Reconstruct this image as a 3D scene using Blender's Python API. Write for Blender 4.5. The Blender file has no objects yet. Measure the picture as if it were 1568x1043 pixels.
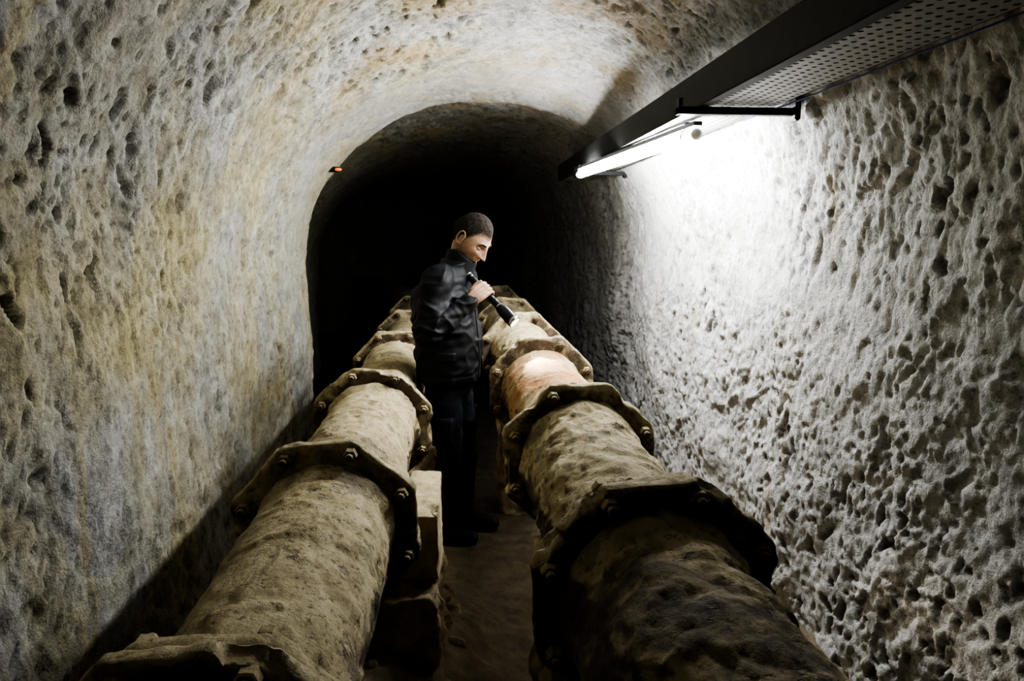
import bpy, bmesh, math, random
import numpy as np
from mathutils import Vector, Matrix, noise
random.seed(4)
scene = bpy.context.scene
COL = scene.collection
V = Vector
H = 1.6

def sstep(a, b, x):
    t = min(1, max(0, (x-a)/(b-a))); return t*t*(3-2*t)

# ------------------------------------------------------------------ materials
def new_mat(name):
    m = bpy.data.materials.new(name); m.use_nodes = True
    nt = m.node_tree; nt.nodes.clear()
    out = nt.nodes.new('ShaderNodeOutputMaterial')
    b = nt.nodes.new('ShaderNodeBsdfPrincipled')
    nt.links.new(b.outputs[0], out.inputs[0])
    return m, nt, b, out

def N(nt, t, **kw):
    n = nt.nodes.new(t)
    for k, v in kw.items(): setattr(n, k, v)
    return n

def noise_node(nt, vec, scale, detail=6, rough=.6, dist=0):
    n = N(nt, 'ShaderNodeTexNoise')
    n.inputs['Scale'].default_value = scale; n.inputs['Detail'].default_value = detail
    n.inputs['Roughness'].default_value = rough; n.inputs['Distortion'].default_value = dist
    nt.links.new(vec, n.inputs['Vector']); return n.outputs[0]

def ramp(nt, fac, stops):
    r = N(nt, 'ShaderNodeValToRGB')
    cr = r.color_ramp
    while len(cr.elements) < len(stops): cr.elements.new(.5)
    for e, (p, c) in zip(cr.elements, stops):
        e.position = p; e.color = (c if len(c) == 4 else (*c, 1)) if not isinstance(c, float) else (c, c, c, 1)
    nt.links.new(fac, r.inputs[0]); return r.outputs[0]

def mix(nt, fac, a, b, mode='MIX'):
    m = N(nt, 'ShaderNodeMix', data_type='RGBA', blend_type=mode)
    for sock, v in ((m.inputs[0], fac), (m.inputs[6], a), (m.inputs[7], b)):
        if isinstance(v, (int, float)): sock.default_value = v
        elif isinstance(v, tuple): sock.default_value = (*v, 1)
        else: nt.links.new(v, sock)
    return m.outputs[2]

def math_n(nt, op, a, b=0.0, clamp=False):
    m = N(nt, 'ShaderNodeMath', operation=op, use_clamp=clamp)
    for s, v in ((m.inputs[0], a), (m.inputs[1], b)):
        if isinstance(v, (int, float)): s.default_value = v
        else: nt.links.new(v, s)
    return m.outputs[0]

def maprange(nt, v, a, b, c=0., d=1.):
    m = N(nt, 'ShaderNodeMapRange'); nt.links.new(v, m.inputs[0])
    for i, x in enumerate((a, b, c, d)): m.inputs[i+1].default_value = x
    return m.outputs[0]

def bump(nt, bsdf, h, strength=.5, dist=.01):
    b = N(nt, 'ShaderNodeBump'); b.inputs['Strength'].default_value = strength
    b.inputs['Distance'].default_value = dist
    nt.links.new(h, b.inputs['Height']); nt.links.new(b.outputs[0], bsdf.inputs['Normal'])

def pos(nt):
    g = N(nt, 'ShaderNodeNewGeometry'); return g.outputs['Position'], g

def attr(nt, name):
    a = N(nt, 'ShaderNodeAttribute', attribute_name=name); return a.outputs['Fac']

def simple(name, col, rough=.7, nscale=30, var=.25, bstr=.2, bdist=.003, metal=0., spec=None):
    m, nt, b, o = new_mat(name)
    p, g = pos(nt)
    n = noise_node(nt, p, nscale)
    dark = tuple(c*(1-var) for c in col); lite = tuple(min(1, c*(1+var)) for c in col)
    nt.links.new(ramp(nt, n, [(.3, dark), (.7, lite)]), b.inputs['Base Color'])
    b.inputs['Roughness'].default_value = rough; b.inputs['Metallic'].default_value = metal
    if spec is not None: b.inputs['Specular IOR Level'].default_value = spec
    bump(nt, b, noise_node(nt, p, nscale*3), bstr, bdist)
    return m

def rock_mat():
    m, nt, b, o = new_mat('hewn_tuff_rock')
    p, g = pos(nt)
    sep = N(nt, 'ShaderNodeSeparateXYZ'); nt.links.new(p, sep.inputs[0])
    X, Y, Z = sep.outputs
    n1 = noise_node(nt, p, 1.6, 6, .65, .4)
    n2 = noise_node(nt, p, 9, 8, .7)
    n3 = noise_node(nt, p, 45, 5, .65)
    grey = ramp(nt, n2, [(.28, (.175, .172, .160)), (.5, (.345, .342, .325)), (.72, (.52, .517, .50))])
    grey_lit = ramp(nt, n2, [(.28, (.33, .328, .322)), (.5, (.58, .58, .575)), (.72, (.76, .76, .755))])  # whiter right-side rock, with the lamp's brightness painted in
    grey = mix(nt, maprange(nt, X, .2, 1.0), grey, grey_lit)
    ochre = ramp(nt, n2, [(.28, (.18, .157, .09)), (.5, (.37, .333, .20)), (.72, (.53, .49, .34))])
    bias = maprange(nt, X, -1.1, 1.0, .09, -.18)
    hb = maprange(nt, Z, .4, 1.3, -.08, .02)
    f = math_n(nt, 'ADD', math_n(nt, 'ADD', n1, bias), hb)
    f = maprange(nt, f, .44, .70)
    c = mix(nt, f, grey, ochre)
    # vertical mineral stain
    mp = N(nt, 'ShaderNodeMapping'); mp.inputs['Scale'].default_value = (1, 3.2, .35)
    nt.links.new(p, mp.inputs[0])
    st = noise_node(nt, mp.outputs[0], 1.7, 3)
    stf = maprange(nt, st, .60, .67, 0, .45)
    c = mix(nt, stf, c, (.42, .36, .18))
    c = mix(nt, maprange(nt, n3, .36, .5, .5, 0), c, (.11, .10, .08))
    no = noise_node(nt, p, 2.7, 4)
    of = math_n(nt, 'MULTIPLY', maprange(nt, no, .50, .64), maprange(nt, Z, 2.0, 2.4, 0, .6))
    c = mix(nt, of, c, (.33, .24, .125))
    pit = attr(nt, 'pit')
    c = mix(nt, math_n(nt, 'MULTIPLY', pit, .75, True), c, (.06, .052, .038))  # shade inside the pits, painted into the rock colour
    c = mix(nt, math_n(nt, 'MULTIPLY', attr(nt, 'plaster'), .35), c, (.36, .35, .32))
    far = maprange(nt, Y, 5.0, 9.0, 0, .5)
    c = mix(nt, far, c, (.10, .085, .06))  # gloom of the far gallery, mixed into the rock colour
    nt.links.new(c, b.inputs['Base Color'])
    b.inputs['Roughness'].default_value = .92
    b.inputs['Specular IOR Level'].default_value = .2
    hh = math_n(nt, 'ADD', noise_node(nt, p, 38, 6, .7), math_n(nt, 'MULTIPLY', noise_node(nt, p, 130, 3, .6), .3))
    bump(nt, b, hh, .75, .014)
    return m

def pipe_mat():
    m, nt, b, o = new_mat('encrusted_cast_iron')
    p, g = pos(nt)
    n1 = noise_node(nt, p, 4.5, 7, .65, .8)
    n2 = noise_node(nt, p, 13, 8, .7)
    n3 = noise_node(nt, p, 60, 6, .7)
    dust = ramp(nt, n2, [(.3, (.26, .21, .115)), (.5, (.47, .40, .245)), (.7, (.62, .56, .385))])
    iron = ramp(nt, n2, [(.3, (.035, .027, .021)), (.55, (.12, .09, .06)), (.75, (.22, .175, .12))])
    sepn = N(nt, 'ShaderNodeSeparateXYZ'); nt.links.new(g.outputs['Normal'], sepn.inputs[0])
    up = maprange(nt, sepn.outputs[2], -.25, .6)
    f = math_n(nt, 'ADD', up, math_n(nt, 'MULTIPLY', math_n(nt, 'SUBTRACT', n1, .5), 1.8))
    f = math_n(nt, 'SUBTRACT', f, math_n(nt, 'MULTIPLY', attr(nt, 'mud'), .66))
    f = maprange(nt, f, .2, .5)
    c = mix(nt, f, iron, dust)
    gr = maprange(nt, noise_node(nt, p, 5.5, 6, .7), .565, .59, 0, .65)
    c = mix(nt, gr, c, (.20, .18, .14))
    stk = N(nt, 'ShaderNodeMapping'); stk.inputs['Scale'].default_value = (9, 1.2, 9); nt.links.new(p, stk.inputs[0])
    sk = noise_node(nt, stk.outputs[0], 2.2, 5, .7)
    c = mix(nt, maprange(nt, sk, .57, .67, 0, .5), c, (.13, .095, .055))
    c = mix(nt, math_n(nt, 'MULTIPLY', attr(nt, 'rust'), maprange(nt, n1, .38, .58)), c, (.36, .15, .05))
    c = mix(nt, maprange(nt, n3, .35, .45, .75, 0), c, (.06, .042, .025))
    nt.links.new(c, b.inputs['Base Color'])
    b.inputs['Roughness'].default_value = .82
    b.inputs['Specular IOR Level'].default_value = .35
    hh = math_n(nt, 'ADD', math_n(nt, 'ADD', math_n(nt, 'MULTIPLY', n2, .6), math_n(nt, 'MULTIPLY', n3, .7)), math_n(nt, 'MULTIPLY', gr, -.6))
    bump(nt, b, hh, .9, .008)
    return m

def floor_mat():
    m, nt, b, o = new_mat('earth_floor')
    p, g = pos(nt)
    n2 = noise_node(nt, p, 9, 8, .7)
    c = ramp(nt, n2, [(.3, (.09, .07, .045)), (.55, (.19, .15, .095)), (.75, (.30, .25, .165))])
    sep = N(nt, 'ShaderNodeSeparateXYZ'); nt.links.new(p, sep.inputs[0])
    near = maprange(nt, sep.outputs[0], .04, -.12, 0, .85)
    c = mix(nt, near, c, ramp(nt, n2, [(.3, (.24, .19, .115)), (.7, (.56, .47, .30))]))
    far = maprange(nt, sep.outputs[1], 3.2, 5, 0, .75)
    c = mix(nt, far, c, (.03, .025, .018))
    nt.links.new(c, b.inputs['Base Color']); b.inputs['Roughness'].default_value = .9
    bump(nt, b, noise_node(nt, p, 60, 8, .7), .8, .012)
    return m

def hair_mat():
    m, nt, b, o = new_mat('short_dark_hair')
    p, g = pos(nt)
    mp = N(nt, 'ShaderNodeMapping'); mp.inputs['Scale'].default_value = (1, 1, .35); nt.links.new(p, mp.inputs[0])
    n = noise_node(nt, mp.outputs[0], 420, 4, .7)
    c = ramp(nt, n, [(.35, (.008, .007, .006)), (.62, (.045, .036, .029))])
    k = math_n(nt, 'ADD', attr(nt, 'dens'), math_n(nt, 'MULTIPLY', math_n(nt, 'SUBTRACT', n, .5), 1.1))
    c = mix(nt, maprange(nt, k, .1, .75), (.24, .155, .11), c)
    nt.links.new(c, b.inputs['Base Color'])
    b.inputs['Roughness'].default_value = .85; b.inputs['Specular IOR Level'].default_value = .15
    bump(nt, b, n, .9, .003); return m

ROCK = rock_mat(); PIPE = pipe_mat(); FLOOR = floor_mat(); HAIR = hair_mat()
STONE = simple('sandy_concrete', (.50, .42, .26), .9, 14, .35, .8, .01)
STONEB = simple('rough_footing_stone', (.36, .29, .18), .95, 12, .5, .9, .015)
TRAYM = simple('grey_tray_steel', (.34, .34, .33), .5, 20, .15, .1, .001, .2)
TRAYD = simple('dark_steel', (.026, .026, .025), .65, 20, .2, .15, .001, .1)
BLACK = simple('black_steel', (.012, .012, .012), .45, 30, .3, .1, .001)
JACKET = simple('black_nylon', (.0065, .007, .009), .6, 60, .3, .4, .002, 0, .25)
PANTS = simple('navy_work_cloth', (.010, .011, .015), .85, 80, .3, .4, .002, 0, .2)
BOOT = simple('boot_leather', (.009, .008, .007), .6, 50, .3, .2, .002)
SKIN = simple('skin', (.38, .245, .172), .6, 55, .22, .3, .001, 0, .3)
SKIN.node_tree.nodes['Principled BSDF'].inputs['Subsurface Weight'].default_value = .04
BLUE = simple('blue_cable_sheath', (.012, .018, .20), .5, 20, .1, .05, .001)
ALU = simple('anodised_aluminium', (.03, .03, .033), .3, 40, .2, .05, .0005, .8)
SILVER = simple('steel_ring', (.5, .5, .5), .25, 40, .1, .05, .0005, 1.)
EYEW = simple('eye_white', (.5, .47, .42), .3, 40, .05, 0, .001)
WHITEP = simple('white_plastic', (.8, .8, .8), .4, 40, .05, .05, .001)
BROW = simple('eyebrow_hair', (.02, .014, .01), .9, 300, .5, .5, .002, 0, .1)

def emit(name, col, s):
    m, nt, b, o = new_mat(name)
    b.inputs['Base Color'].default_value = (*col, 1)
    b.inputs['Emission Color'].default_value = (*col, 1)
    b.inputs['Emission Strength'].default_value = s
    return m
TUBE = emit('fluorescent_glow', (.985, 1.0, 1.0), 205)
LENS = emit('torch_lens_glow', (1, .93, .8), 3)
AMB = emit('amber_glow', (1, .22, .04), .7)

# ------------------------------------------------------------------ helpers
def empty(name, loc=(0, 0, 0)):
    e = bpy.data.objects.new(name, None); e.location = loc; e.empty_display_size = .1
    COL.objects.link(e); return e

def mk(name, verts, faces, mat, parent=None, smooth=True, attrs=None):
    me = bpy.data.meshes.new(name)
    me.from_pydata([tuple(v) for v in verts], [], [tuple(f) for f in faces]); me.update()
    if smooth: me.polygons.foreach_set('use_smooth', [True]*len(me.polygons))
    for m in (mat if isinstance(mat, list) else [mat]): me.materials.append(m)
    if attrs:
        for k, a in attrs.items():
            at = me.attributes.new(k, 'FLOAT', 'POINT'); at.data.foreach_set('value', list(a))
    o = bpy.data.objects.new(name, me); COL.objects.link(o)
    if parent is not None:
        o.parent = parent; o.location = -parent.location
    return o

def join_geo(parts):
    vs, fs = [], []
    for v, f in parts:
        b = len(vs); vs += [tuple(x) for x in v]; fs += [tuple(i+b for i in q) for q in f]
    return vs, fs

def box(x0, x1, y0, y1, z0, z1, bev=0.0):
    bm = bmesh.new(); bmesh.ops.create_cube(bm, size=1)
    for v in bm.verts:
        v.co = V((x0+(v.co.x+.5)*(x1-x0), y0+(v.co.y+.5)*(y1-y0), z0+(v.co.z+.5)*(z1-z0)))
    if bev: bmesh.ops.bevel(bm, geom=bm.edges[:], offset=bev, segments=2, affect='EDGES')
    bm.verts.index_update()
    r = ([v.co.copy() for v in bm.verts], [[v.index for v in f.verts] for f in bm.faces]); bm.free(); return r

def tube(pts, rads, n=20, cap=True, flat=None):
    pts = [V(p) for p in pts]
    tang = []
    for i in range(len(pts)):
        a = pts[max(0, i-1)]; b = pts[min(len(pts)-1, i+1)]; tang.append((b-a).normalized())
    up = V((0, 1, 0)) if flat is None else V(flat)
    if abs(up.dot(tang[0])) > .95: up = V((1, 0, 0))
    vs, fs = [], []
    rings = []
    u = (up - tang[0]*up.dot(tang[0])).normalized()
    def ring(c, u, t, ra, rb):
        w = t.cross(u); b = len(vs)
        for k in range(n):
            a = 2*math.pi*k/n; vs.append(c+u*math.cos(a)*ra+w*math.sin(a)*rb)
        rings.append(b)
    R = [(r, r) if isinstance(r, (int, float)) else r for r in rads]
    if cap:
        for s in (.98, .75, .4):
            k = math.sqrt(1-s*s); m = (R[0][0]+R[0][1])/2
            ring(pts[0]-tang[0]*m*s, u, tang[0], R[0][0]*k, R[0][1]*k)
    for i, p in enumerate(pts):
        t = tang[i]; u = (u - t*u.dot(t)).normalized(); ring(p, u, t, *R[i])
    if cap:
        for s in (.4, .75, .98):
            k = math.sqrt(1-s*s); m = (R[-1][0]+R[-1][1])/2
            ring(pts[-1]+tang[-1]*m*s, u, tang[-1], R[-1][0]*k, R[-1][1]*k)
    for a, b in zip(rings, rings[1:]):
        for k in range(n):
            fs.append((a+k, a+(k+1) % n, b+(k+1) % n, b+k))
    fs.append(tuple(rings[0]+k for k in reversed(range(n)))); fs.append(tuple(rings[-1]+k for k in range(n)))
    return vs, fs

def smooth_path(pts, rads, sub=5):
    P, R = [], []
    n = len(pts)
    for i in range(n-1):
        p0 = V(pts[max(0, i-1)]); p1 = V(pts[i]); p2 = V(pts[i+1]); p3 = V(pts[min(n-1, i+2)])
        for j in range(sub):
            t = j/sub
            P.append(.5*((2*p1)+(p2-p0)*t+(2*p0-5*p1+4*p2-p3)*t*t+(3*p1-p0-3*p2+p3)*t**3))
            s = t*t*(3-2*t); R.append(rads[i]*(1-s)+rads[i+1]*s)
    P.append(V(pts[-1])); R.append(rads[-1]); return P, R

def remeshed(name, parts, voxel, mat, parent, disp=None, smooth_it=4):
    vs, fs = join_geo(parts)
    o = mk(name, vs, fs, mat)
    r = o.modifiers.new('r', 'REMESH'); r.mode = 'VOXEL'; r.voxel_size = voxel; r.use_smooth_shade = True
    s = o.modifiers.new('s', 'SMOOTH'); s.iterations = smooth_it; s.factor = .5
    dg = bpy.context.evaluated_depsgraph_get(); dg.update()
    me = bpy.data.meshes.new_from_object(o.evaluated_get(dg))
    old = o.data; o.modifiers.clear(); o.data = me; bpy.data.meshes.remove(old); me.name = name
    if disp:
        nor = [v.normal.copy() for v in me.vertices]
        for v, nn in zip(me.vertices, nor): v.co += nn*disp(v.co, nn)
    me.polygons.foreach_set('use_smooth', [True]*len(me.polygons))
    if not me.materials: me.materials.append(mat)
    me.update()
    if parent is not None:
        o.parent = parent; o.location = -parent.location
    return o

# ------------------------------------------------------------------ tunnel
YE = 4.75
def bendx(y): return -.035*max(0, y-6)**2
def tun(y):
    cx = .15+bendx(y); w = 1.15; left_extra = 0
    cr = 2.58-.13*sstep(3.3, YE, y)
    o = sstep(YE, YE+.22, y); left_extra = .45*o
    cr += .06*o - .10*max(0, y-6)*.5
    return cx, w, cr, left_extra
ZS = 1.32
def profile(y, s):
    cx, w, cr, le = tun(y)
    h = cr-ZS
    if s < 1: return V((cx-w-le, y, -.12+s*(ZS+.12)))
    if s > 4: return V((cx+w, y, -.12+(5-s)*(ZS+.12)))
    a = math.pi*(1-(s-1)/3)
    c, sn = math.cos(a), math.sin(a)
    e = 2/2.5 if c > 0 else 2/2.1
    wl = w if c > 0 else w+le
    return V((cx+math.copysign(abs(c)**e, c)*wl, y, ZS+abs(sn)**e*h))

def facet(q):
    dd, pp = noise.voronoi(q)
    c = pp[0]; t = noise.noise_vector(c*3.71+V((11, 5, 2)))
    return t.dot(q-c)*1.6 + noise.noise(c*5.3)*.35

def rock_disp(p):
    q = V((p.x, p.y+.25*p.z, p.z*.82))
    low = noise.fractal(q*1.15+V((3, 1, 7)), 1, 2, 2)*.045
    amp = .30+.70*sstep(-.28, .28, noise.noise(q*2.1+V((2, 30, 3))))
    mid = noise.fractal(q*6, .8, 2.1, 4)*.013
    wq = q*10 + noise.noise_vector(q*8)*.6
    det = facet(wq)*.016 + facet(q*25+V((7, 7, 7)) + noise.noise_vector(q*20)*.5)*.007
    st = noise.noise(V((q.x*7+q.z*5, q.y*16+q.z*12, q.z*5-q.y*3)))
    det += max(0, 1-abs(st)*5)*-.005
    mid += det*amp
    region = max(0, .5+1.2*noise.noise(q*1.6+V((20, 3, 3))))
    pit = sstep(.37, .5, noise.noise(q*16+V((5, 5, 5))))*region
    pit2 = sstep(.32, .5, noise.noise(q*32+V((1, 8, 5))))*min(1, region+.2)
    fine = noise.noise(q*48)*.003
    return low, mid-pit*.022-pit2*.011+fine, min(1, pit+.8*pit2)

s_vals = [0+i/70 for i in range(0, 70)]+[1+3*i/370 for i in range(0, 370)]+[4+i/160 for i in range(161)]
ys = list(np.arange(-2.6, 1.0, .09))+list(np.arange(1.0, 3.2, .0073))+list(np.arange(3.2, 5.2, .0125))+list(np.arange(5.2, 12.01, .05))
def build_tunnel():
    nS = len(s_vals)
    co = np.zeros((len(ys), nS, 3)); pits = np.zeros((len(ys), nS)); pla = np.zeros((len(ys), nS))
    for i, y in enumerate(ys):
        base = [profile(y, s) for s in s_vals]
        pl0 = sstep(3.85, 4.15, y)*(1-sstep(YE, YE+.1, y))
        for j, p in enumerate(base):
            a = base[max(0, j-1)]; b = base[min(nS-1, j+1)]
            t = b-a; nn = V((t.z, 0, -t.x)).normalized()   # inward
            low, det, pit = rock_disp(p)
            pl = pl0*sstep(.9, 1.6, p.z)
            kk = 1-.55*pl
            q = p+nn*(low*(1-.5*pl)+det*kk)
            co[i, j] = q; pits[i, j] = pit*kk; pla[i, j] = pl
    cuts = {'wall_left': (0, 95), 'ceiling': (95, 415), 'wall_right': (415, nS-1)}
    for name, (j0, j1) in cuts.items():
        w = j1-j0+1
        sub = co[:, j0:j1+1].reshape(-1, 3)
        idx = np.arange(len(ys)*w).reshape(len(ys), w)
        a = idx[:-1, :-1].ravel(); b = idx[1:, :-1].ravel(); c = idx[1:, 1:].ravel(); d = idx[:-1, 1:].ravel()
        quads = np.stack([a, d, c, b], 1)
        me = bpy.data.meshes.new(name)
        me.vertices.add(len(sub)); me.vertices.foreach_set('co', sub.ravel())
        me.loops.add(quads.size); me.loops.foreach_set('vertex_index', quads.ravel().astype(np.int32))
        me.polygons.add(len(quads)); me.polygons.foreach_set('loop_start', np.arange(0, quads.size, 4, dtype=np.int32))
        me.polygons.foreach_set('loop_total', np.full(len(quads), 4, dtype=np.int32))
        me.polygons.foreach_set('use_smooth', np.ones(len(quads), dtype=bool))
        me.update(calc_edges=True); me.validate()
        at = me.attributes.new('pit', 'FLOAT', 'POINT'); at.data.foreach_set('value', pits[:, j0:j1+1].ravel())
        at = me.attributes.new('plaster', 'FLOAT', 'POINT'); at.data.foreach_set('value', pla[:, j0:j1+1].ravel())
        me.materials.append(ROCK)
        o = bpy.data.objects.new(name, me); COL.objects.link(o)
build_tunnel()

# end walls of the gallery
def endwall(name, y, x0, x1):
    vs, fs = [], []; n = 50
    for i in range(n+1):
        for j in range(n+1):
            x = x0+(x1-x0)*i/n; z = -.2+3.0*j/n
            vs.append((x, y+noise.noise(V((x*3, y, z*3)))*.12, z))
    for i in range(n):
        for j in range(n):
            a = i*(n+1)+j; fs.append((a, a+1, a+n+2, a+n+1))
    mk(name, vs, fs, ROCK)
endwall('wall_back', 11.9, -3.6, 1.6)
endwall('wall_front', -2.5, -1.4, 1.8)

# floor (with loose stones as part of it)
def floor_z(x, y):
    z = .018*noise.noise(V((x*4, y*4, 0)))+.008*noise.noise(V((x*15, y*15, 3)))
    yy = sstep(.2, 1.2, y)*(1-sstep(2.5, 3.25, y))
    z += .34*math.exp(-((x+.34)/.38)**2)*yy*(1+.25*noise.noise(V((x*6, y*6, 9))))
    z += .10*math.exp(-((x-1.2)/.3)**2)
    z += .10*math.exp(-((x+1.0)/.25)**2)
    z += .012*noise.noise(V((x*30, y*30, 3)))*yy
    return z
def build_floor():
    fy = list(np.arange(-2.6, .8, .1))+list(np.arange(.8, 4.6, .016))+list(np.arange(4.6, 12, .1))
    xs = list(np.arange(-3.4, -1.2, .12))+list(np.arange(-1.2, 1.5, .018))
    vs, fs = [], []
    for y in fy:
        for x in xs: vs.append((x, y, floor_z(x, y)))
    w = len(xs)
    for i in range(len(fy)-1):
        for j in range(w-1):
            a = i*w+j; fs.append((a, a+1, a+w+1, a+w))
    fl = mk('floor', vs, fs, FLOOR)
    parts = []
    for k in range(110):
        x = random.uniform(-.55, .0); y = random.uniform(1.2, 3.0)
        if k > 60: x = random.choice([random.uniform(.8, 1.15), random.uniform(-.9, -.6)]); y = random.uniform(1.2, 4.6)
        r = random.uniform(.008, .026)*(1.4 if random.random() < .25 else 1)
        bm = bmesh.new(); bmesh.ops.create_icosphere(bm, subdivisions=2, radius=r)
        off = V((random.random()*50, 0, 0))
        for v in bm.verts:
            v.co *= 1+.7*noise.noise(v.co/r*.9+off); v.co.z *= .7
            v.co += V((x, y, floor_z(x, y)+r*.1))
        bm.verts.index_update()
        parts.append(([v.co.copy() for v in bm.verts], [[v.index for v in f.verts] for f in bm.faces])); bm.free()
    vs, fs = join_geo(parts)
    o = mk('loose_stones', vs, fs, STONEB, None, False); o.parent = fl
build_floor()

# ------------------------------------------------------------------ pipes
PR = .19
LP = (-.383, .756); RP = (.407, .838)
def build_pipe(center, joints, seed, muddy):
    root = empty('water_pipe', (center[0], 2.0, center[1]))
    cx, cz = center
    yy = list(np.arange(-1.2, .5, .05))+list(np.arange(.5, 5, .010))+list(np.arange(5, 11.5, .08))
    nseg = 130; vs, fs, mud, rust = [], [], [], []
    for y in yy:
        c = V((cx+bendx(y), y, cz))
        jd = min(abs(y-j) for j in joints)
        hub = .016*(1-sstep(.06, .12, jd))
        for k in range(nseg):
            a = 2*math.pi*k/nseg; d = V((math.cos(a), 0, math.sin(a)))
            q = c+d*PR+V((seed*10, 0, 0))
            h = noise.fractal(q*5, .9, 2, 3)*.0025
            lay = noise.fractal(q*3.2+V((0, 0, 4)), .7, 2.1, 5)
            h += .006*sstep(.03, .045, lay)
            h += .004*sstep(.28, .46, noise.noise(q*21)) + .002*noise.noise(q*42)
            m = 0.
            if muddy:
                m = 1-sstep(1.2, 1.4, y)
                h += m*(noise.noise(q*11)*.010+.010*abs(noise.noise(q*24)))
                h += (1-m)*.008*sstep(.08, .35, noise.noise(q*15))*(1-sstep(2.3, 2.6, y))
                m = max(m, .45*(1-sstep(1.4, 2.3, y))*(1 if d.x < .3 else .5))
            h += hub*(.9+.3*noise.noise(q*14))
            vs.append(c+d*(PR-.006+h)); mud.append(m)
            rust.append(sstep(2.55, 2.75, y)*(1-sstep(3.3, 3.6, y))*((.85 if d.x < .55 else .3) if muddy else .05))
    for i in range(len(yy)-1):
        for k in range(nseg):
            a = i*nseg+k; b = i*nseg+(k+1) % nseg; fs.append((a, b, b+nseg, a+nseg))
    mk('barrel', vs, fs, PIPE, root, True, {'mud': mud, 'rust': rust})
    for ji, j in enumerate(joints):
        rot = (random.uniform(-5, 5)+22.5)*math.pi/180
        Rf = .278
        jm = .5 if (muddy and j < 1.6) else .05
        for side, (y0, y1, RR) in enumerate(((j-.034, j+.008, Rf), (j+.004, j+.050, Rf*.96))):
            rotS = rot+(0 if side == 0 else random.uniform(-.12, .12))
            vs, fs = [], []; ns = 224
            prof = [(y0, .17), (y0, .19), (y0, .215), (y0, .24*1), (y0+.0005, .972), (y0+.003, .992), (y0+.008, 1.0), ((y0+y1)/2, 1.0), (y1-.008, 1.0), (y1-.003, .992), (y1, .972), (y1, .225), (y1, .17)]
            for (yy_, rr) in prof:
                for k in range(ns):
                    a = 2*math.pi*k/ns
                    t = ((a-rotS+math.pi/8) % (math.pi/4))-math.pi/8   # 0 = corner
                    tt = math.pi/8-abs(t)
                    octr = min(RR*math.cos(math.pi/8)/math.cos(tt), RR*.985)
                    r = octr*rr if rr > .5 else rr
                    q = V((cx+math.cos(a)*r, yy_, cz+math.sin(a)*r))
                    if rr > .5:
                        chip = sstep(.22, .40, noise.noise(q*10+V((ji*5, seed*9, side*4))))
                        crust = sstep(.15, .35, noise.noise(q*14+V((ji*3, seed*5, 9))))
                        r += noise.noise(q*6+V((ji*7, 0, 0)))*.005+noise.noise(q*30)*.0035-chip*.014+crust*.005
                    yo = noise.noise(V((q.x*11+3, ji, q.z*11)))*.006+noise.noise(q*35)*.002 if rr > .2 else 0
                    tilt = .03*(math.sin(a-rot)*math.cos(ji*2+seed)+math.cos(a-rot)*math.sin(ji*3+seed))*r
                    vs.append((cx+bendx(j)+math.cos(a)*r, yy_+yo+tilt, cz+math.sin(a)*r))
            for i in range(len(prof)-1):
                for k in range(ns):
                    a = i*ns+k; b = i*ns+(k+1) % ns; fs.append((a, b, b+ns, a+ns))
            fo = mk('flange_%d_%s' % (ji+1, 'ab'[side]), vs, fs, PIPE, root, True, {'mud': [jm]*len(vs), 'rust': [0.]*len(vs)})
            fo.data.set_sharp_from_angle(angle=math.radians(50))
        parts = []
        for b in range(8):
            if random.random() < .08: continue
            a = rot+b*math.pi/4
            c = V((cx+bendx(j)+math.cos(a)*.240, j+.005, cz+math.sin(a)*.240))
            jx = random.uniform(-.006, .006)
            for y0, y1, r in ((-.064, -.030, .020), (-.078, -.055, .011), (.038, .066, .020), (.060, .080, .011)):
                nn = 6 if r > .015 else 10
                v = []; f = []
                for yv, rr in ((y0, r*.85), (y0+.004, r), (y1-.004, r), (y1, r*.85)):
                    for k in range(nn):
                        an = 2*math.pi*k/nn+b; v.append(c+V((math.cos(an)*rr, yv+jx, math.sin(an)*rr)))
                for i in range(3):
                    for k in range(nn): f.append((i*nn+k, i*nn+(k+1) % nn, (i+1)*nn+(k+1) % nn, (i+1)*nn+k))
                f.append(tuple(range(nn))); f.append(tuple(reversed(range(3*nn, 4*nn))))
                parts.append((v, f))
        v, f = join_geo(parts)
        mk('bolts_%d' % (ji+1), v, f, PIPE, root, False, {'mud': [.4]*len(v), 'rust': [.1]*len(v)})
    return root
build_pipe(LP, [-.05, .98, 1.98, 3.08, 4.3, 5.5, 6.8], 1, False)
build_pipe(RP, [.15, 1.38, 2.32, 3.42, 4.5, 5.6, 6.9], 2, True)

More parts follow.
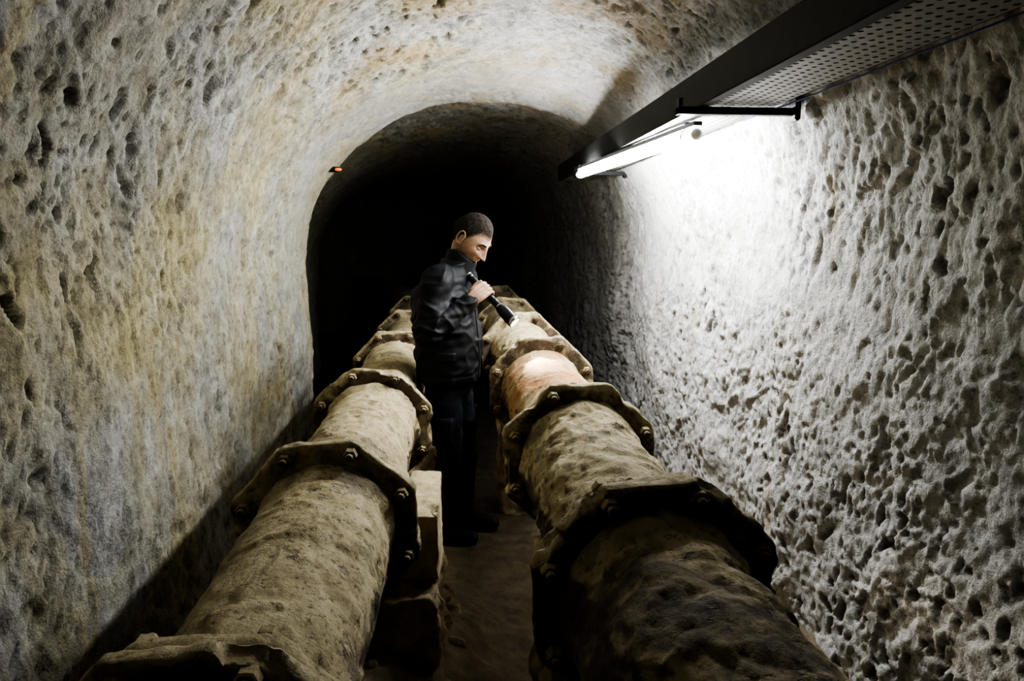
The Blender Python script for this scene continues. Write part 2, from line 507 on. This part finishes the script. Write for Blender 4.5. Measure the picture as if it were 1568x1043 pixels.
# saddle supports
def saddle(cx, cz, xl, xr, y0, y1, top, split, fwd=.02):
    root = empty('pipe_support', ((xl+xr)/2, (y0+y1)/2, 0))
    R = PR+.012
    dz = top-cz
    pts = [(xl, split), (xr, split), (xr, top)]
    if abs(dz) < R:
        ax = math.sqrt(R*R-dz*dz); a0 = math.atan2(dz, ax); a1 = -math.pi-a0
        if cx+ax < xr:
            for k in range(15):
                a = a0+(a1-a0)*k/14; pts.append((cx+math.cos(a)*R, cz+math.sin(a)*R))
    pts.append((xl, top))
    n = len(pts)
    vs = [(x, y0, z) for x, z in pts]+[(x, y1, z) for x, z in pts]
    fs = [tuple(reversed(range(n))), tuple(range(n, 2*n))]+[(k, (k+1) % n, n+(k+1) % n, n+k) for k in range(n)]
    def dsp(p, nn): return noise.fractal(p*9, .9, 2, 3)*.006+noise.noise(p*40)*.002-.025*sstep(.35, .6, noise.noise(p*7))
    remeshed('saddle_block', [(vs, fs)], .009, STONE, root, dsp, 1)
    def dsp2(p, nn): return noise.fractal(p*6, .8, 2, 4)*.035+noise.noise(p*25)*.008
    remeshed('footing', [box(xl+.01, xr-.01, y0-fwd, y1+.02, -.06, split-.002)], .011, STONEB, root, dsp2, 2)
saddle(LP[0], LP[1], -.66, -.070, 2.12, 2.55, .72, .50, .10)
saddle(LP[0], LP[1], -.66, -.14, 4.5, 4.8, .70, .45)
saddle(LP[0], LP[1], -.64, -.14, .25, .55, .66, .42)
saddle(RP[0], RP[1], .22, .62, 1.75, 2.05, .68, .45)
saddle(RP[0], RP[1], .22, .62, 3.85, 4.15, .68, .45)

# ------------------------------------------------------------------ cable tray
ZB = 2.03; TX0, TX1 = .82, 1.08
def cable_tray():
    root = empty('cable_tray', (.95, 2.5, ZB+.05))
    x0, x1 = TX0, TX1; y0, y1 = -1.0, 5.8; zb = ZB
    pitch = .029; rows = int((x1-x0)/pitch); pitch = (x1-x0)/rows
    vs, fs = [], []
    for r in range(rows):
        xa = x0+r*pitch; off = (r % 2)*pitch/2
        ncell = int((y1-y0)/pitch)
        for k in range(ncell):
            ya = y0+k*pitch+off; cxx = xa+pitch/2; cyy = ya+pitch/2
            b = len(vs); h = pitch/2; hr = .0072
            sq = [(h, 0), (h, h), (0, h), (-h, h), (-h, 0), (-h, -h), (0, -h), (h, -h)]
            for dx, dy in sq: vs.append((cxx+dx, cyy+dy, zb))
            for q in range(8):
                a = q*math.pi/4; vs.append((cxx+hr*math.cos(a), cyy+hr*math.sin(a), zb))
            for q in range(8):
                q2 = (q+1) % 8; fs.append((b+q, b+8+q, b+8+q2, b+q2))
    mk('perforated_base', vs, fs, TRAYM, root, False)
    parts = [box(x0-.004, x0, y0, y1, zb-.004, zb+.110), box(x1, x1+.004, y0, y1, zb, zb+.07),
             box(x0-.004, x0+.018, y0, y1, zb+.110, zb+.114), box(x1-.018, x1+.004, y0, y1, zb+.07, zb+.074),
             box(x0-.004, x0+.030, y0, y1, zb-.006, zb-.002)]
    v, f = join_geo(parts); mk('side_rails', v, f, TRAYD, root, False)  # rails coloured dark to carry the shade of their unlit side
    for i, (by, xa) in enumerate(((-.2, .80), (2.42, .745), (4.9, .80))):
        pr = [box(xa, 1.17, by-.018, by+.018, zb-.032, zb-.007, .003), box(1.145, 1.165, by-.03, by+.03, zb-.05, zb+.05, .004),
              box(xa, xa+.012, by-.018, by+.018, zb-.032, zb+.02)]
        v, f = join_geo(pr); mk('bracket_%d' % (i+1), v, f, BLACK, root, False)
    pr = []
    for c in range(4):
        px = .86+c*.052
        pts = [(px+.012*math.sin(y*1.3+c), y, zb+.018+.004*math.sin(y*2+c*2)) for y in np.arange(-1, 5.5, .15)]
        pr.append(tube(pts, [.011]*len(pts), 10))
    v, f = join_geo(pr); mk('cables', v, f, BLACK, root)
    pts = [(1.092+.006*noise.noise(V((0, y*2.1, 0))), y, ZB-.008+.012*noise.noise(V((4, y*1.7, 0)))) for y in np.arange(-1, 2.75, .06)]
    v, f = tube(pts, [.0028]*len(pts), 8); mk('blue_cable', v, f, BLUE, root)
cable_tray()

# ------------------------------------------------------------------ lamp
def lamp():
    A = V((.768, 4.48, 1.968)); B = V((.895, 2.68, 1.968)); d = (B-A).normalized(); L = (B-A).length
    root = empty('fluorescent_lamp', (A+B)/2)
    n = [A+d*t for t in np.linspace(.02, L-.012, 10)]
    v, f = tube(n, [.024]*10, 20); mk('tube', v, f, TUBE, root)
    parts = []
    for a, b in ((A-d*.03, A+d*.012), (B+d*.012, B+d*.028)):
        parts.append(tube([a, a+(b-a)*.3, b], [.020, .022, .018], 20))
    v, f = join_geo(parts); mk('end_caps', v, f, WHITEP, root)
    up = V((0, 0, 1)); sd = d.cross(up).normalized()
    prof = [(-.016, .030), (-.016, .046), (.016, .046), (.016, .030)]
    vs = [A-d*.03+sd*x+up*z for x, z in prof]+[B+d*.03+sd*x+up*z for x, z in prof]; m = len(prof)
    fs = [(k, (k+1) % m, m+(k+1) % m, m+k) for k in range(m)]+[tuple(range(m)), tuple(reversed(range(m, 2*m)))]
    mk('housing', vs, fs, TRAYD, root, False)
    parts = []
    for t in (.06, L-.06):
        c = A+d*t
        parts.append(box(c.x-.012, c.x+.012, c.y-.015, c.y+.015, c.z+.044, ZB-.008, .001))
        parts.append(box(c.x-.02, max(c.x+.02, TX0+.03), c.y-.015, c.y+.015, ZB-.018, ZB-.008, .002))
        parts.append(tube([c+sd*(.03*math.cos(a))+up*(.03*math.sin(a)) for a in np.linspace(-.3, math.pi+.3, 12)], [.004]*12, 6))
    pts, rr = smooth_path([A-d*.03, A+V((-.02, .08, -.01)), A+V((-.01, .12, .04)), V((.81, 4.66, 2.06))], [.006]*4)
    parts.append(tube(pts, rr, 8))
    v, f = join_geo(parts); mk('hangers', v, f, BLACK, root)
lamp()

# small amber reflector lamp on the far left springing
root = empty('amber_marker_lamp', (-.78, 4.65, 2.0))
bm = bmesh.new(); bmesh.ops.create_uvsphere(bm, u_segments=16, v_segments=10, radius=.014)
for v in bm.verts: v.co = V((v.co.x*1.6, v.co.y, v.co.z*.7))+V((-.745, 4.62, 2.0))
bm.verts.index_update(); vv = [v.co.copy() for v in bm.verts]; ff = [[v.index for v in f.verts] for f in bm.faces]; bm.free()
mk('lens', vv, ff, AMB, root)
v, f = box(-.83, -.735, 4.63, 4.67, 1.985, 2.018, .006); mk('base', v, f, BLACK, root)

# ------------------------------------------------------------------ man
FA = math.radians(-20)
fw = V((math.cos(FA), math.sin(FA), 0)); sd = V((-math.sin(FA), math.cos(FA), 0))
C0 = V((-.05, 3.62, 0))
man = empty('man', C0)
def bring(rings, n=40):
    vs, fs = [], []
    for (z, f, a, b) in rings:
        c = C0+fw*f+V((0, 0, z))
        for k in range(n):
            t = 2*math.pi*k/n; ct, st = math.cos(t), math.sin(t)
            e = .85
            vs.append(c+fw*math.copysign(abs(ct)**e, ct)*a+sd*math.copysign(abs(st)**e, st)*b)
    m = len(rings)
    for i in range(m-1):
        for k in range(n): fs.append((i*n+k, i*n+(k+1) % n, (i+1)*n+(k+1) % n, (i+1)*n+k))
    fs.append(tuple(reversed(range(n)))); fs.append(tuple(range((m-1)*n, m*n))); return vs, fs

SH_R = V((-.098, 3.462, 1.372)); SH_L = C0+fw*.01+sd*.165+V((0, 0, 1.372))
EL_R = V((-.150, 3.37, 1.130)); WR_R = V((.052, 3.44, 1.258))
EL_L = V((.03, 3.86, 1.12)); WR_L = V((.03, 3.83, .90))
torso = bring([(.845, -.005, .138, .175), (.86, -.005, .158, .188), (.95, -.005, .164, .190), (1.05, -.006, .162, .186), (1.15, -.014, .160, .186),
               (1.25, -.024, .156, .192), (1.32, -.020, .144, .192), (1.375, .0, .120, .172), (1.415, .022, .096, .130), (1.45, .042, .078, .095),
               (1.48, .056, .066, .072), (1.505, .064, .064, .067)])
def arm(S, E, W, inner):
    m1 = S.lerp(E, .5); m2 = E.lerp(W, .45)
    P, R = smooth_path([inner, S, m1, E, m2, W], [.072, .080, .074, .067, .059, .045], 6)
    return tube(P, R, 22)
def folds(p, n):
    z = p.z
    h = .0045*noise.noise(V((p.x*7, p.y*7, z*26)))
    de = (p-EL_R).length
    h += .010*math.exp(-(de/.11)**2)*math.sin((p-SH_R).length*105+7*noise.noise(p*9))
    dw = (p-WR_R).length
    h += .004*math.exp(-(dw/.09)**2)*math.sin(dw*210)
    h += -.004*math.exp(-((z-1.20)/.006)**2) - .006*math.exp(-((z-.895)/.007)**2)
    r = 1-abs(noise.noise(V((p.x*6+z*3, p.y*6, z*8))))*2
    h += .014*max(0, r)**4-.003
    h += .008*noise.fractal(V((p.x*9, p.y*9, z*14)), .9, 2, 2)
    return h
remeshed('jacket', [torso, arm(SH_R, EL_R, WR_R, C0-sd*.08+V((0, 0, 1.36))), arm(SH_L, EL_L, WR_L, C0+sd*.08+V((0, 0, 1.36)))], .0065, JACKET, man, folds, 4)
# collar
vs, fs = [], []; n = 40
cc = C0+fw*.062
for (z, r, o) in ((1.45, .076, 0), (1.485, .073, .004), (1.510, .074, .012), (1.524, .072, .014), (1.521, .066, .014), (1.48, .060, .006)):
    for k in range(n):
        t = 2*math.pi*k/n
        vs.append(cc+fw*(math.cos(t)*r*1.03+o)+sd*math.sin(t)*r+V((0, 0, z-.065*max(0, math.cos(t)))))
for i in range(5):
    for k in range(n): fs.append((i*n+k, i*n+(k+1) % n, (i+1)*n+(k+1) % n, (i+1)*n+k))
mk('collar', vs, fs, JACKET, man)
pts = [C0+fw*(a)+V((0, 0, z)) for z, a in ((.87, .160), (.95, .166), (1.05, .162), (1.15, .152), (1.25, .139), (1.33, .130), (1.38, .124), (1.42, .122), (1.45, .126))]
v, f = tube(pts, [.004]*len(pts), 8); mk('zip', v, f, TRAYD, man)
def flap(side, f0, z):
    vs = []; fs = []
    for i in range(9):
        for j in range(5):
            t = f0-.055+.11*i/8
            b = .192*math.sqrt(max(0, 1-(t/.17)**2))
            vs.append(C0+fw*t+sd*side*(b+.010)+V((0, 0, z-.012*j-.03*(t-f0))))
    for i in range(8):
        for j in range(4): a = i*5+j; fs.append((a, a+1, a+6, a+5))
    o = mk('pocket_flap', vs, fs, JACKET, man); s = o.modifiers.new('t', 'SOLIDIFY'); s.thickness = .005
flap(-1, .045, 1.02); flap(1, .045, 1.02)

# trousers
pel = bring([(.74, 0, .085, .13), (.80, 0, .115, .162), (.88, 0, .12, .165), (.93, 0, .115, .16)])
legs = []
HIP = {-1: C0-sd*.085+V((0, 0, .82)), 1: C0+sd*.085+V((0, 0, .82))}
KN = {-1: C0-sd*.10+fw*.03+V((0, 0, .47)), 1: C0+sd*.095+fw*.045+V((0, 0, .47))}
AN = {-1: C0-sd*.105-fw*.02+V((0, 0, .115)), 1: C0+sd*.105+fw*.03+V((0, 0, .115))}
for s in (-1, 1):
    P, R = smooth_path([HIP[s], HIP[s].lerp(KN[s], .5), KN[s], KN[s].lerp(AN[s], .35), AN[s]+V((0, 0, .02)), AN[s]-V((0, 0, .03))], [.092, .083, .065, .064, .058, .06], 6)
    legs.append(tube(P, R, 22))
def pf(p, n):
    h = .008*noise.fractal(V((p.x*8, p.y*8, p.z*16)), .9, 2, 2)
    h += .0035*math.exp(-(abs(p.z-.47)/.09)**2)*math.sin(p.z*150+8*noise.noise(p*6))
    h += .004*math.exp(-((p.z-.15)/.06)**2)*math.sin(p.z*190+5*noise.noise(p*7))
    return h
remeshed('trousers', [pel]+legs, .0085, PANTS, man, pf, 3)
for s in (-1, 1):
    vs = []; fs = []
    for i in range(7):
        for j in range(7):
            a = (i/6-.5)*1.5
            vs.append(HIP[s].lerp(KN[s], .62)+fw*math.sin(a)*.086+sd*s*math.cos(a)*.086+V((0, 0, .08-.025*j)))
    for i in range(6):
        for j in range(6): a = i*7+j; fs.append((a, a+1, a+8, a+7))
    o = mk('cargo_pocket', vs, fs, PANTS, man); m_ = o.modifiers.new('t', 'SOLIDIFY'); m_.thickness = .008
for s, nm in ((-1, 'boot_right'), (1, 'boot_left')):
    a = AN[s]; g = V((a.x, a.y, 0))
    up_t = tube([a+V((0, 0, .04)), g+V((0, 0, .08)), g-fw*.01+V((0, 0, .05))], [.046, .046, .044], 18)
    P, R = smooth_path([g-fw*.045+V((0, 0, .045)), g+fw*.02+V((0, 0, .055)), g+fw*.10+V((0, 0, .045)), g+fw*.17+V((0, 0, .038))], [.040, .045, .043, .036], 4)
    ft = tube(P, R, 18)
    remeshed(nm, [up_t, ft], .006, BOOT, man, lambda p, n: .002*noise.noise(p*40), 3)
    vs = []; outl = []
    for k in range(28):
        t = 2*math.pi*k/28; outl.append((.06+.135*math.cos(t), (.046-.006*math.cos(t-.8))*math.sin(t)))
    for z in (.0, .022):
        for x, y in outl: vs.append(g+fw*x+sd*y+V((0, 0, z)))
    fs = [tuple(reversed(range(28))), tuple(range(28, 56))]+[(k, (k+1) % 28, 28+(k+1) % 28, 28+k) for k in range(28)]
    mk('sole', vs, fs, BLACK, man, False)

# head -------------------------------------------------------------
yaw = math.radians(-34); pitch = math.radians(40)
HC = V((.070, 3.58, 1.578))
RM = Matrix.Rotation(yaw, 3, 'Z') @ Matrix.Rotation(pitch, 3, 'Y') @ Matrix.Scale(1.07, 3)
def G(a, m, s): return math.exp(-((a-m)/s)**2)
def head_pt(d):
    x = d.x*(.092 if d.x > 0 else .100); y = d.y*.078; z = d.z*(.118 if d.z > 0 else .124)
    t = max(0, -d.z)
    y *= 1-.30*t**2.2
    if d.x < 0: x *= 1-.45*t
    x += .020*t
    y *= 1+.05*G(z, .05, .04)*(1 if d.x < 0 else 0)
    if d.x > 0:
        w = sstep(0, .35, d.x); ay = abs(y)
        k = sstep(-.046, -.038, z)*(1-sstep(.012, .03, z))
        x += w*(.007+.022*max(0, min(1, (.022-z)/.058)))*G(y, 0, .010+.006*G(z, -.032, .012))*k
        x += w*.006*G(ay, .014, .006)*G(z, -.034, .007)
        x -= w*.014*G(ay, .031, .016)*G(z, .004, .012)
        x += w*.008*G(ay, .026, .024)*G(z, .026, .009)
        x += w*.006*G(y, 0, .019)*G(z, -.060, .0055)
        x += w*.006*G(y, 0, .017)*G(z, -.073, .006)
        x -= w*.007*G(y, 0, .024)*G(z, -.0665, .0028)
        x += w*.009*G(y, 0, .020)*G(z, -.103, .014)
        x -= w*.004*G(y, 0, .03)*G(z, -.087, .007)
        x += w*.006*G(ay, .042, .016)*G(z, -.018, .016)
        x -= w*.006*G(ay, .045, .012)*G(z, -.055, .018)
    return V((x, y, z))
def hairline(p):
    x = p.x
    if x > .050: return .058-.010*sstep(.03, .0, abs(p.y))
    if x > .015: return .058-(.050-x)/.035*.052
    if x > -.012: return .006-.018*sstep(.015, -.0, x)
    if x > -.04: return -.012-(-.012-x)/.028*.036
    return -.058
nu, nv = 200, 150
vs, fs = [], []
dirs = []
for i in range(nv+1):
    th = math.pi*i/nv
    for j in range(nu):
        ph = 2*math.pi*j/nu
        dirs.append(V((math.sin(th)*math.cos(ph), math.sin(th)*math.sin(ph), math.cos(th))))
loc = [head_pt(d) for d in dirs]
W = [HC+RM@p for p in loc]
for i in range(nv):
    for j in range(nu):
        a = i*nu+j; b = i*nu+(j+1) % nu; fs.append((a, a+nu, b+nu, b))
mk('head', W, fs, SKIN, man)
hv = []; kk_ = []
for d_, p in zip(dirs, loc):
    e = p.z-hairline(p)+.006*noise.noise(p*90); kk_.append(e)
    k = sstep(.0, .045, e)
    o = -.0015+sstep(-.006, .004, e)*.0022+k*.006+.0024*noise.noise(p*300)*k+.002*noise.noise(p*80)*k
    hv.append(HC+RM@(p+p.normalized()*o))
hf = [f for f in fs if max(kk_[i] for i in f) > -.006]
mk('hair', hv, hf, HAIR, man, True, {'dens': [sstep(-.004, .030, e) for e in kk_]})
def ellips(c, r, rotm=None, seg=18):
    vs, fs = [], []
    for i in range(seg+1):
        th = math.pi*i/seg
        for j in range(seg):
            ph = 2*math.pi*j/seg
            p = V((math.sin(th)*math.cos(ph)*r[0], math.sin(th)*math.sin(ph)*r[1], math.cos(th)*r[2]))
            if rotm: p = rotm@p
            vs.append(HC+RM@(V(c)+p))
    for i in range(seg):
        for j in range(seg):
            a = i*seg+j; b = i*seg+(j+1) % seg; fs.append((a, a+seg, b+seg, b))
    return vs, fs
ears = []
for s in (-1, 1):
    rt = Matrix.Rotation(s*.35, 3, 'Z')
    ring = []
    for k in range(15):
        a = math.radians(-110+k*20)
        ring.append(HC+RM@(V((-.008-.017*math.cos(a), s*(.082+.006*(1+math.cos(a))/2), .028*math.sin(a)+(.004 if a > 0 else 0)))))
    ears.append(tube(ring, [.0042]*15, 8))
    ears.append(ellips((-.006, s*.079, 0), (.016, .006, .027), rt))
    ears.append(ellips((.002, s*.080, -.024), (.007, .005, .009)))
    ears.append(ellips((.006, s*.080, -.002), (.004, .005, .007)))
v, f = join_geo(ears); mk('ears', v, f, SKIN, man)
ew, lids, brows = [], [], []
for s in (-1, 1):
    ew.append(ellips((.0725, s*.031, -.001), (.0112, .0125, .009)))
    lids.append(ellips((.0732, s*.031, .0030), (.0125, .0140, .0090)))
    pb = [HC+RM@(head_pt(V((math.sqrt(max(.01, 1-(y/.078)**2-(z/.118)**2)), y/.078, z/.118)))+V((.001, 0, 0))) for y, z in
          [(s*.012, .024), (s*.022, .028), (s*.034, .030), (s*.046, .025)]]
    brows.append(tube(pb, [.0028, .0046, .0042, .0022], 8))
v, f = join_geo(ew); mk('eyes', v, f, EYEW, man)
v, f = join_geo(lids); mk('eyelids', v, f, SKIN, man)
v, f = join_geo(brows); mk('eyebrows', v, f, BROW, man)
P, R = smooth_path([C0+fw*.045+V((0, 0, 1.43)), C0+fw*.068+V((0, 0, 1.49)), HC+RM@V((-.018, 0, -.040)), HC+RM@V((-.01, 0, -.01))], [.060, .058, .058, .055], 5)
v, f = tube(P, R, 26); mk('neck', v, f, SKIN, man)

# torch + right hand gripping it ---------------------------------------------
TR = V((.044, 3.55, 1.400)); TH = V((.272, 3.40, 1.172)); d = (TH-TR).normalized(); L = (TH-TR).length
torch = empty('flashlight', (TR+TH)/2)
def lathe(prof, n=28):
    up = V((0, 1, 0)); u = (up-d*up.dot(d)).normalized(); w = d.cross(u); vs, fs = [], []
    for t, r in prof:
        for k in range(n):
            a = 2*math.pi*k/n; vs.append(TR+d*t+u*math.cos(a)*r+w*math.sin(a)*r)
    for i in range(len(prof)-1):
        for k in range(n): fs.append((i*n+k, i*n+(k+1) % n, (i+1)*n+(k+1) % n, (i+1)*n+k))
    fs.append(tuple(reversed(range(n)))); fs.append(tuple(range((len(prof)-1)*n, len(prof)*n))); return vs, fs
pr = [(0, .012), (.003, .018), (.03, .019), (.033, .016), (.036, .0175)]
t = .04
while t < .20: pr += [(t, .0180), (t+.003, .0170), (t+.006, .0180)]; t += .009
pr += [(.215, .0180), (.235, .019), (.262, .027), (.275, .030), (L-.015, .031), (L, .032), (L+.002, .030), (L-.004, .027)]
v, f = lathe(pr); mk('body', v, f, ALU, torch)
v, f = lathe([(.236, .0195), (.240, .0215), (.246, .0215), (.250, .0225)]); mk('neck_ring', v, f, SILVER, torch)
v, f = lathe([(.004, .0186), (.008, .0196), (.012, .0196), (.015, .0190)]); mk('tail_ring', v, f, SILVER, torch)
v, f = lathe([(L-.020, .0315), (L-.012, .0328), (L-.004, .0328), (L+.001, .0322)]); mk('bezel', v, f, SILVER, torch)
v, f = lathe([(L-.001, .026), (L+.003, .0262)]); mk('lens', v, f, LENS, torch)
gp = TR+d*(L*.38)
w = (WR_R-gp); w = (w-d*w.dot(d)).normalized(); nn = d.cross(w)
if nn.y > 0: nn = -nn
def HP(a, k, b): return gp+w*a+d*k+nn*b
hand = []
for i in range(4):
    k = (-.031, -.0105, .0105, .031)[i]; r = (.0090, .0092, .0088, .0078)[i]; sc = (1, 1.05, 1, .88)[i]
    hand.append(tube(*smooth_path([HP(.098, k*.45, .010), HP(.055, k*.85, .026), HP(.012, k, .031)], [.017, .0155, .0112], 4), 14))
    hand.append(tube(*smooth_path([HP(.014, k, .030), HP(-.010, k, .032*sc), HP(-.027*sc, k+.001, .016)], [.0108, r, r*1.02], 4), 14))
    hand.append(tube(*smooth_path([HP(-.027*sc, k+.001, .016), HP(-.030*sc, k+.001, -.003), HP(-.022, k+.001, -.019)], [r*1.03, r*.93, r*.93], 4), 14))
    hand.append(tube(*smooth_path([HP(-.022, k+.001, -.019), HP(-.010, k, -.0275), HP(.004, k, -.029)], [r*.93, r*.88, r*.75], 4), 14))
hand.append(tube(*smooth_path([HP(.085, -.008, .004), HP(.055, -.035, .004), HP(.030, -.052, .0), HP(.008, -.056, .010), HP(-.014, -.050, .020)], [.018, .0155, .012, .0108, .0088], 4), 14))
hand.append(tube([HP(.075, .012, .006), HP(.04, .022, .006)], [.016, .013], 14))
hand.append(tube([WR_R.lerp(EL_R, .12), WR_R, HP(.095, 0, .010), HP(.07, 0, .014)], [.027, .026, .026, .022], 18))
remeshed('hand_right', hand, .0020, SKIN, man, None, 1)
# left hand, relaxed, hanging behind the hip
lh = []
dn = (WR_L-EL_L).normalized(); acr = fw; pal = -sd
for i in range(4):
    k = (.030, .010, -.010, -.029)[i]; ln = (.9, 1, .93, .75)[i]; r = .0085
    b0 = WR_L+dn*.02+acr*k*.5; b1 = WR_L+dn*.095+acr*k
    lh.append(tube([b0, b1], [.016, .012], 12))
    lh.append(tube(*smooth_path([b1, b1+dn*.036*ln+pal*.008, b1+dn*.060*ln+pal*.022, b1+dn*.074*ln+pal*.040], [.0105, r, r*.95, r*.8], 4), 12))
lh.append(tube(*smooth_path([WR_L+dn*.03+acr*.02, WR_L+dn*.055+acr*.045+pal*.01, WR_L+dn*.085+acr*.055+pal*.02, WR_L+dn*.108+acr*.052+pal*.026], [.016, .013, .011, .0085], 4), 12))
lh.append(tube([WR_L-dn*.03, WR_L, WR_L+dn*.03], [.027, .026, .026], 16))
remeshed('hand_left', lh, .003, SKIN, man, None, 2)

sp = bpy.data.lights.new('beam', 'SPOT'); sp.energy = 95; sp.spot_size = math.radians(38); sp.spot_blend = .8
sp.color = (1, .86, .66); sp.shadow_soft_size = .02
so = bpy.data.objects.new('beam', sp); COL.objects.link(so); so.parent = torch
tip = TH+d*.008
so.location = tip-torch.location
tgt = V((.385, 3.10, 1.02)); so.rotation_euler = (tgt-tip).to_track_quat('-Z', 'Y').to_euler()

# ------------------------------------------------------------------ world + camera
wd = bpy.data.worlds.new('w'); scene.world = wd; wd.use_nodes = True
wd.node_tree.nodes['Background'].inputs[0].default_value = (.5, .55, .6, 1)
wd.node_tree.nodes['Background'].inputs[1].default_value = .01

f = 1100; p_ = math.atan(167/f); a_ = math.atan(85/f*math.cos(p_))
F = V((math.sin(a_)*math.cos(p_), math.cos(a_)*math.cos(p_), -math.sin(p_)))
R = V((math.cos(a_), -math.sin(a_), 0)); U = R.cross(F)
cd = bpy.data.cameras.new('camera'); cd.sensor_width = 36; cd.lens = 36*f/1600; cd.clip_start = .02
cam = bpy.data.objects.new('camera', cd); COL.objects.link(cam)
M = Matrix((R, U, -F)).transposed().to_4x4(); M.translation = V((0, 0, H)); cam.matrix_world = M
scene.camera = cam
try:
    scene.view_settings.view_transform = 'AgX'; scene.view_settings.look = 'AgX - High Contrast'
except Exception as e: print(e)
